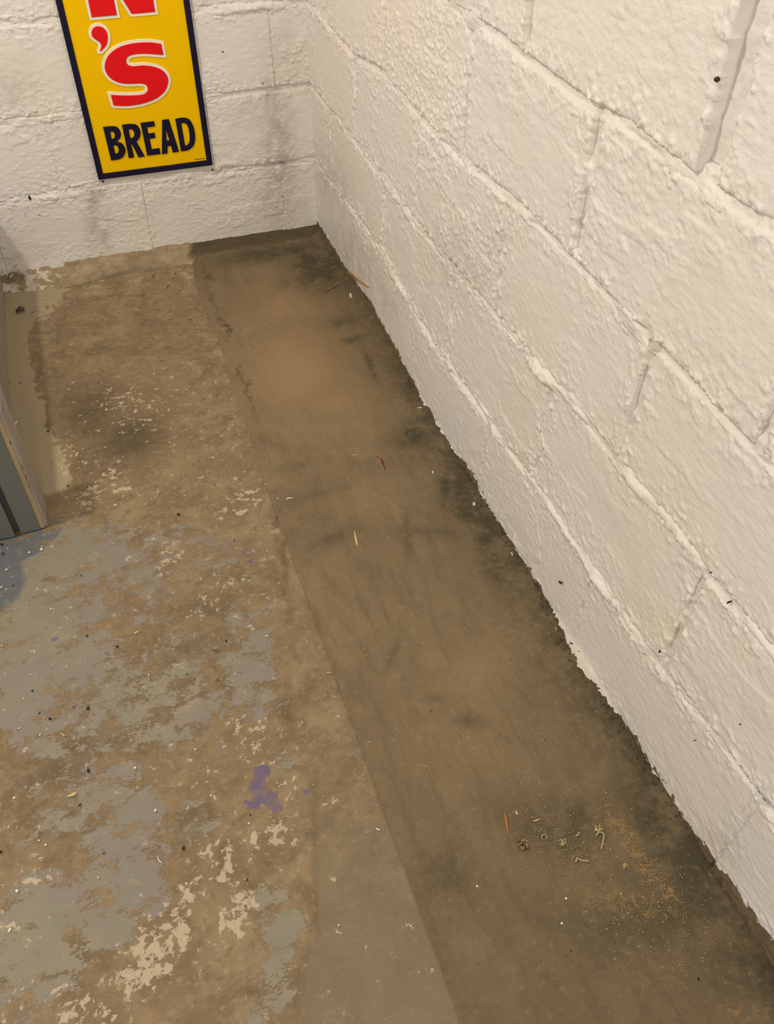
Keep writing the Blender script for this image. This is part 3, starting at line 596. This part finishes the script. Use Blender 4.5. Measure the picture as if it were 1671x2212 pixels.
def on_post(px, py): return hit(px, py, 'R', -.8478) 
for (q, w, h2) in (((22, 957), .003, .006), ((48, 1010), .0025, .009), ((56, 1030), .002, .007), ((62, 1052), .002, .005)):
    p = on_post(*q)
    if p[2] > PH-.02: continue
    o = mesh_obj('nail_hole', [(-.8474, p[1]-w, p[2]), (-.8474, p[1], p[2]-h2), (-.8474, p[1]+w, p[2]), (-.8474, p[1], p[2]+h2), (-.8485, p[1], p[2])], [(0, 1, 2, 3), (0, 4, 1), (1, 4, 2), (2, 4, 3), (3, 4, 0)], MBLACK); keep_world(o, pt)

# ------------------------------------------------------------------ litter
def fp3(px, py, z=.004): p = hit(px, py, 'F', z); return np.array([p[0], p[1], z])
def splinter(pix, rad, mat, label, name='wood_splinter', z=.0045, cat='splinter', group=None, flat=.55):
    o = tube(name, [fp3(x, y, z) for x, y in pix], rad, mat, None, 6, flat); tag(o, label, cat, group); return o
a = hit(752, 588, 'R', -.010); b = hit(774, 606, 'R', -.009); c = hit(796, 621, 'R', -.008)
o = tube('wood_splinter', [a, b, c], [.0042, .0038, .0018], MWD_TAN, None, 6, .6); tag(o, 'tan wood splinter leaning on the foot of the right wall near corner', 'splinter', 'wood splinters')
splinter([(811, 985), (823, 992), (827, 1002), (832, 1016)], [.0008, .0013, .0026, .0012], MWD_RED, 'bent dark red-brown wood splinter on the trench strip', group='wood splinters')
splinter([(765, 1147), (768, 1163), (771, 1178)], [.0012, .0022, .0016], MWD_PALE, 'short pale yellow wood splinter on the trench strip', group='wood splinters')
splinter([(1089, 1752), (1093, 1775), (1098, 1800)], [.0022, .0026, .0007], MWD_ORG, 'orange-brown pointed wood splinter in the lower half of the floor', group='wood splinters')
splinter([(699, 632), (718, 622), (737, 613)], [.0006, .0009, .0006], MTWIG, 'thin dark twig on the floor near the back corner', 'twig', cat='twig')
splinter([(963, 1638), (966, 1650), (968, 1662)], [.0006, .0013, .0006], MWHITE, 'short white sliver on the middle of the trench strip', 'paint_sliver', cat='sliver')
splinter([(758, 982), (772, 983)], [.0010, .0007], MWD_PALE, 'pale sliver left of the bent red-brown splinter', 'paint_sliver', cat='sliver')
splinter([(598, 1079), (603, 1075)], [.0016, .0008], MWD_PALE, 'small pinkish curled flake, left of a pair on the seam', 'paint_flake', cat='flake')
splinter([(618, 1078), (625, 1075), (633, 1076)], [.0010, .0016, .0008], MWHITE, 'small white curled flake, right of a pair on the seam', 'paint_flake', cat='flake')
splinter([(290, 1368), (300, 1362)], [.0014, .0012], MWD_PALE, 'small pinkish flake on the flaking grey paint', 'paint_flake', cat='flake')
splinter([(132, 1583), (136, 1587), (140, 1590)], [.0007, .0011, .0006], MWD_PALE, 'pale sliver on grey paint at lower left', 'paint_sliver', cat='sliver')
splinter([(351, 1162), (356, 1174), (370, 1168)], [.0006, .0009, .0006], MSHAVE, 'bent V-shaped straw on the round tan patch', 'straw', cat='straw')
splinter([(493, 1268), (498, 1260), (511, 1263)], [.0006, .0008, .0006], MSHAVE, 'bent straw on bare concrete right of the flaking paint', 'straw', cat='straw')
splinter([(458, 1402), (468, 1408), (473, 1404)], [.0006, .0009, .0006], MTWIG, 'tiny forked twig on brown bare concrete', 'twig', cat='twig')
splinter([(146, 1720), (158, 1716), (166, 1710)], [.0010, .0030, .0008], MWD_PALE, 'leaf-shaped pale flake on grey paint at lower left', 'paint_flake', cat='flake')
splinter([(340, 1850), (343, 1858), (349, 1864)], [.0005, .0008, .0005], MWHITE, 'curved white hair-thin shaving near the cream patches', 'paint_sliver', cat='sliver')
splinter([(705, 1453), (714, 1453)], [.0008, .0010], MWD_PALE, 'pale sliver low on the left side of the trench strip', 'paint_sliver', cat='sliver')
splinter([(1150, 1774), (1158, 1772), (1168, 1768)], [.0004, .0012, .0006], MWD_PALE, 'pale pointed sliver right of the orange-brown splinter', 'paint_sliver', cat='sliver')
splinter([(1113, 1752), (1118, 1760)], [.0016, .0014], MWD_PALE, 'tiny yellow wood crumb beside the orange-brown splinter', 'wood_crumb', cat='crumb')
# shavings
def arc(cx, cy, r, a0, a1, n=10, ry=None):
    return [(cx+r*math.cos(math.radians(a0+(a1-a0)*i/(n-1))), cy+(ry or r)*math.sin(math.radians(a0+(a1-a0)*i/(n-1)))) for i in range(n)]
splinter(arc(1175, 1808, 6, 120, 400, ry=6), .0007, MSHAVE, 'thin C-shaped wood shaving in the litter at lower right', 'wood_shaving', .005, 'shaving', flat=1)
splinter(arc(1296, 1805, 8, 180, 380) + [(1302, 1815), (1298, 1834)], .0012, MSHAVE, 'hook-shaped wood shaving in the litter at lower right', 'wood_shaving', .006, 'shaving', flat=1)
splinter([(1243, 1862), (1246, 1852), (1250, 1856), (1258, 1859), (1268, 1859), (1270, 1862)], .0011, MSHAVE, 'flat bone-shaped wood shaving in the litter at lower right', 'wood_shaving', .006, 'shaving', flat=1)
splinter([(1243, 1806), (1248, 1802), (1252, 1797)], .0012, MSHAVE, 'short curved wood shaving left of the hook-shaped one', 'wood_shaving', .005, 'shaving', flat=1)
def clump(name, px, py, r, n, mats, label, cat, h=1.0):
    c = fp3(px, py, .004); r0 = empty(name, c); tag(r0, label, cat)
    for k in range(n):
        a = random.uniform(0, 6.28); q = [c + np.array([math.cos(a+j*random.uniform(.3, .9)), math.sin(a+j*.7), 0])*r*random.uniform(.1, 1) + np.array([0, 0, random.uniform(.001, r*.9*h)]) for j in range(4)]
        tube('fibre', q, r*.09, mats[k % len(mats)], r0, 5)
    return r0
clump('fibre_clump', 1128, 1826, .0085, 14, [MSHAVE, MTWIG, MSHAVE], 'bristly tuft of wood fibres left of the shavings', 'tuft')
clump('lint_ball', 44, 672, .0140, 16, [MLINT, MTWIG, MLINT], 'dark grey lint ball on the floor at the left', 'lint', .6)
clump('shaving_knot', 1215, 1820, .007, 8, [MSHAVE, MWD_PALE], 'loose knot of shavings right of the C-shaped shaving', 'tuft', .5)
clump('shaving_knot', 1292, 1791, .007, 9, [MWD_PALE, MSHAVE], 'loose knot of crumbs above the hook-shaped shaving', 'tuft', .5)
clump('shaving_knot', 1350, 1872, .005, 7, [MSHAVE, MWD_PALE], 'small knot of yellow fibres right of the hook-shaped shaving', 'tuft', .5)
tube_o = tube('paper_curl', [fp3(20, 912, .02), fp3(26, 919, .012), fp3(33, 916, .010), fp3(36, 910, .012)], .0016, MWHITE, None, 6); tag(tube_o, 'small pale paper curl at the foot of the partition', 'scrap')
# chips
def chip_mesh(nm, mat):
    me = bpy.data.meshes.new(nm); n = 6; V = []
    rr = [random.uniform(.6, 1.15) for _ in range(n)]
    for z, s in ((0, 1), (.45, .8)):
        for k in range(n): V.append((math.cos(k*6.283/n)*rr[k]*s, math.sin(k*6.283/n)*rr[k]*s*.75, z))
    Fc = [tuple(range(n))[::-1], tuple(range(n, 2*n))]+[(k, (k+1) % n, n+(k+1) % n, n+k) for k in range(n)]
    me.from_pydata(V, [], Fc); me.update(); me.materials.append(mat); return me
def chips(name, pts, mat, label, group):
    ms = [chip_mesh(name, mat) for _ in range(4)]; first = bpy.data.objects.new(name, ms[0])
    for k, (x, y, r) in enumerate(pts):
        o = first if k == 0 else first.copy()
        o.data = ms[k % 4]; C.objects.link(o) if o.name not in C.objects else None
        p = hit(x, y, 'F', .0035); o.location = (p[0], p[1], .0028); sc = r*.001
        o.scale = (sc, sc, sc*.8); o.rotation_euler = (random.uniform(-.15, .15), random.uniform(-.15, .15), random.uniform(0, 6.28))
        where = 'beside the grey partition' if x < 130 and y > 1100 and y < 1330 else 'on the brown strip along the right wall' if x > np.interp(y, EDGE[:, 1], EDGE[:, 0]) else 'on bare concrete near the back wall' if y < 1100 else 'on the flaking grey paint'
        tag(o, label.replace('@', where), 'chip', group.replace('@', where))
BLK = [(385, 1111, 4.2), (188, 1373, 3), (253, 1396, 3), (488, 1384, 3), (70, 1491, 2.6), (107, 1552, 3.4), (190, 1529, 3.6), (85, 1540, 2), (191, 1664, 4), (173, 1738, 3.2), (396, 1832, 3.4), (404, 1456, 2), (420, 1467, 1.8), (44, 826, 3), (104, 931, 3.2), (146, 1049, 3), (505, 1167, 2.4), (833, 1275, 2.8), (460, 826, 2), (175, 1243, 2), (28, 1264, 2), (158, 1527, 2), (533, 1900, 2), (224, 1842, 2), (540, 1760, 2), (0, 1840, 4), (470, 1468, 1.6), (412, 690, 2.2), (449, 686, 2.4), (305, 776, 1.8), (500, 905, 2), (510, 940, 2), (463, 1047, 2), (1233, 2054, 2.4), (1508, 2115, 2.4), (695, 938, 2.4), (726, 965, 1.6), (3, 1155, 5), (4, 1175, 3.4), (6, 1195, 3)]
WHT = [(89, 1186, 4), (63, 1193, 3), (14, 1230, 3.2), (3, 1268, 3), (90, 1180, 2), (110, 1315, 2.6), (116, 1316, 2), (443, 1304, 2.4), (577, 1373, 2.2), (321, 1457, 2), (41, 1573, 2.4), (86, 1587, 2.4), (291, 1658, 2.4), (422, 1618, 2), (678, 1164, 2.2), (506, 1456, 1.8), (335, 1750, 2.6), (98, 1825, 2.4), (84, 1815, 2.2), (21, 2009, 3.6), (36, 1924, 3), (30, 1723, 2.6), (211, 1895, 1.8), (573, 1046, 2.4), (609, 1028, 2), (806, 1045, 2), (814, 1790, 2.4), (731, 1998, 2), (818, 1792, 1.8), (1222, 1940, 2.4), (1083, 1779, 2.2), (1030, 1914, 2.6), (1213, 1994, 2.2), (572, 1374, 1.4), (776, 1328, 2), (576, 1190, 2), (455, 1718, 1.8), (537, 1778, 2), (63, 658, 1.8), (79, 657, 1.6), (84, 681, 1.8), (230, 873, 2), (690, 752, 1.6), (536, 752, 1.8), (598, 744, 1.6), (463, 670, 2), (456, 748, 2.2), (544, 672, 1.6), (1392, 1978, 2), (1420, 2045, 2.2), (1340, 1930, 2), (51, 1508, 2), (4, 1394, 2), (65, 1457, 1.8)]
chips('black_chip', BLK, MBLACK, 'tiny black grit chip @', 'black grit chips @')
chips('white_chip', WHT, MWHITE, 'tiny white paint chip @', 'white paint chips @')
BRN = [(330, 596, 4), (378, 590, 4), (362, 617, 4), (387, 628, 3), (374, 598, 3), (380, 634, 2.4), (395, 620, 2.4), (490, 716, 3), (494, 725, 3), (488, 735, 2.4), (540, 822, 4), (533, 845, 3), (440, 570, 4)]
chips('mortar_crumb', BRN, plain('brown_crumb', col(104, 82, 56), .9, .2, 200), 'brown mortar crumb on the floor near the back wall', 'mortar crumbs by the back wall')
# marks on the walls
p = hit(1549, 173, 'R', -.008); r = empty('wall_plug', (-.006, p[1], p[2])); tag(r, 'small dark screw plug standing out of the right wall near the top', 'plug')
tube('shaft', [(.002, p[1], p[2]), (-.010, p[1], p[2]+.001)], .0020, MBLACK, r, 8)
tube('cap', [(-.0095, p[1]-.001, p[2]+.001), (-.0125, p[1]-.002, p[2]+.002)], [.0028, .0018], MSTEEL, r, 8)
for (q, w, h2, pl) in (((64, 428), .0035, .006, 'B'), ((55, 462), .0012, .0018, 'B'), ((86, 465), .0014, .0020, 'B'), ((481, 112), .0015, .0018, 'B'), ((567, 180), .0016, .002, 'B'), ((196, 560), .0012, .003, 'B'), ((98, 560), .001, .002, 'B'), ((611, 425), .001, .0014, 'B'), ((1571, 1302), .0005, .0028, 'R'), ((1533, 1237), .0007, .001, 'R'), ((1423, 1408), .0006, .0028, 'R'), ((1597, 1565), .0006, .001, 'R'), ((1498, 1600), .0005, .001, 'R')):
    p = hit(*q, pl, -.0075); root = wb if pl == 'B' else wr
    uu = -p[0] if pl == 'B' else -p[1]
    ring = [(uu+w*math.cos(k*.7854)*random.uniform(.7, 1.2), p[2]+h2*math.sin(k*.7854)*random.uniform(.7, 1.2)) for k in range(8)]
    V = [place(pl, np.array(a), np.array(b), np.array(.0082)) for a, b in ring]+[place(pl, np.array(a), np.array(b), np.array(.002)) for a, b in ring]
    mesh_obj('pit', V, [tuple(range(8)), tuple(range(8, 16))[::-1]]+[(k, (k+1) % 8, 8+(k+1) % 8, 8+k) for k in range(8)], MBLACK, root)
p = hit(1208, 1259, 'R', -.010); o = mesh_obj('brown_flake', [(-.006, p[1]-.003, p[2]+.004), (-.011, p[1]+.003, p[2]+.003), (-.010, p[1]+.003, p[2]-.003), (-.007, p[1]-.002, p[2]-.004), (-.004, p[1], p[2])], [(0, 1, 2, 3), (0, 4, 1), (1, 4, 2), (2, 4, 3), (3, 4, 0)], MWD_RED); tag(o, 'tiny red-brown flake stuck low on the right wall', 'flake')
# sawdust: nobody could count it
VD = []; FD = []; MI = []
def dust(regions, mi, smin, smax):
    for (cx, cy, rx, ry, ang, n) in regions:
        c, s = math.cos(math.radians(ang)), math.sin(math.radians(ang))
        for _ in range(n):
            a, b = random.gauss(0, .55)*rx, random.gauss(0, .55)*ry
            x, y = cx+a*c-b*s, cy+a*s+b*c
            if x - np.interp(y, FOOT[:, 1], FOOT[:, 0]) > -8: continue
            p = hit(x, y, 'F', .004); L = random.uniform(smin, smax); w = L*random.uniform(.25, .7); th = random.uniform(0, 6.28)
            d = np.array([math.cos(th), math.sin(th), random.uniform(-.2, .2)])*L; e = np.array([-math.sin(th), math.cos(th), 0])*w
            z = np.array([0, 0, w*.8]); k = len(VD); q = np.array([p[0], p[1], .0042])
            VD.extend([q-d-e, q+d-e, q+d+e, q-d+e, q+z]); FD.extend([(k, k+1, k+4), (k+1, k+2, k+4), (k+2, k+3, k+4), (k+3, k, k+4), (k+3, k+2, k+1, k)])
            MI.extend([mi]*5)
dust([(1350, 1800, 16, 80, -32, 190), (1400, 1880, 18, 50, -32, 110), (1340, 1950, 110, 28, 8, 210), (1440, 1930, 12, 40, -15, 60), (1200, 1800, 160, 70, 10, 200), (1270, 1860, 120, 80, 0, 200), (1180, 1450, 120, 120, 0, 120), (1050, 1300, 100, 160, 0, 90), (1150, 1600, 150, 100, 0, 110), (1500, 2050, 100, 120, 0, 100)], 0, .0004, .0013)
dust([(1200, 1750, 200, 150, 20, 160), (800, 1350, 300, 400, 0, 130), (1350, 1950, 150, 150, 0, 130), (350, 1500, 300, 500, 0, 110), (700, 800, 200, 250, 0, 60), (1000, 1000, 80, 150, -20, 60), (450, 1080, 150, 60, 0, 80), (1480, 1960, 60, 120, -30, 60)], 1, .0003, .0010)
for _ in range(420):   # dirt crumbs along the ragged paint line
    y = random.uniform(1050, 2150); x = np.interp(y, FOOT[:, 1], FOOT[:, 0]) + random.gauss(-9, 9)
    p = hit(x, y, 'F', .004)
    if p[0] > -.004: continue
    L = random.uniform(.0006, .0024); k = len(VD); c0 = np.array([p[0], p[1], .004])
    VD.extend([c0+np.array([L*math.cos(a)*random.uniform(.6, 1.1), L*math.sin(a)*random.uniform(.6, 1.1), 0]) for a in (0, 1.57, 3.14, 4.71)]+[c0+np.array([0, 0, L*.9])])
    FD.extend([(k, k+1, k+4), (k+1, k+2, k+4), (k+2, k+3, k+4), (k+3, k, k+4), (k+3, k+2, k+1, k)]); MI.extend([2]*5)
o = mesh_obj('sawdust', VD, FD, MDUST); o.data.materials.append(MDUST2); o.data.materials.append(plain('dirt_crumbs', col(70, 58, 40), .9, .3, 300)); o.data.polygons.foreach_set('material_index', MI)
o['kind'] = 'stuff'; tag(o, 'yellow-brown sawdust, pale grit and dirt crumbs scattered over the floor', 'dust')
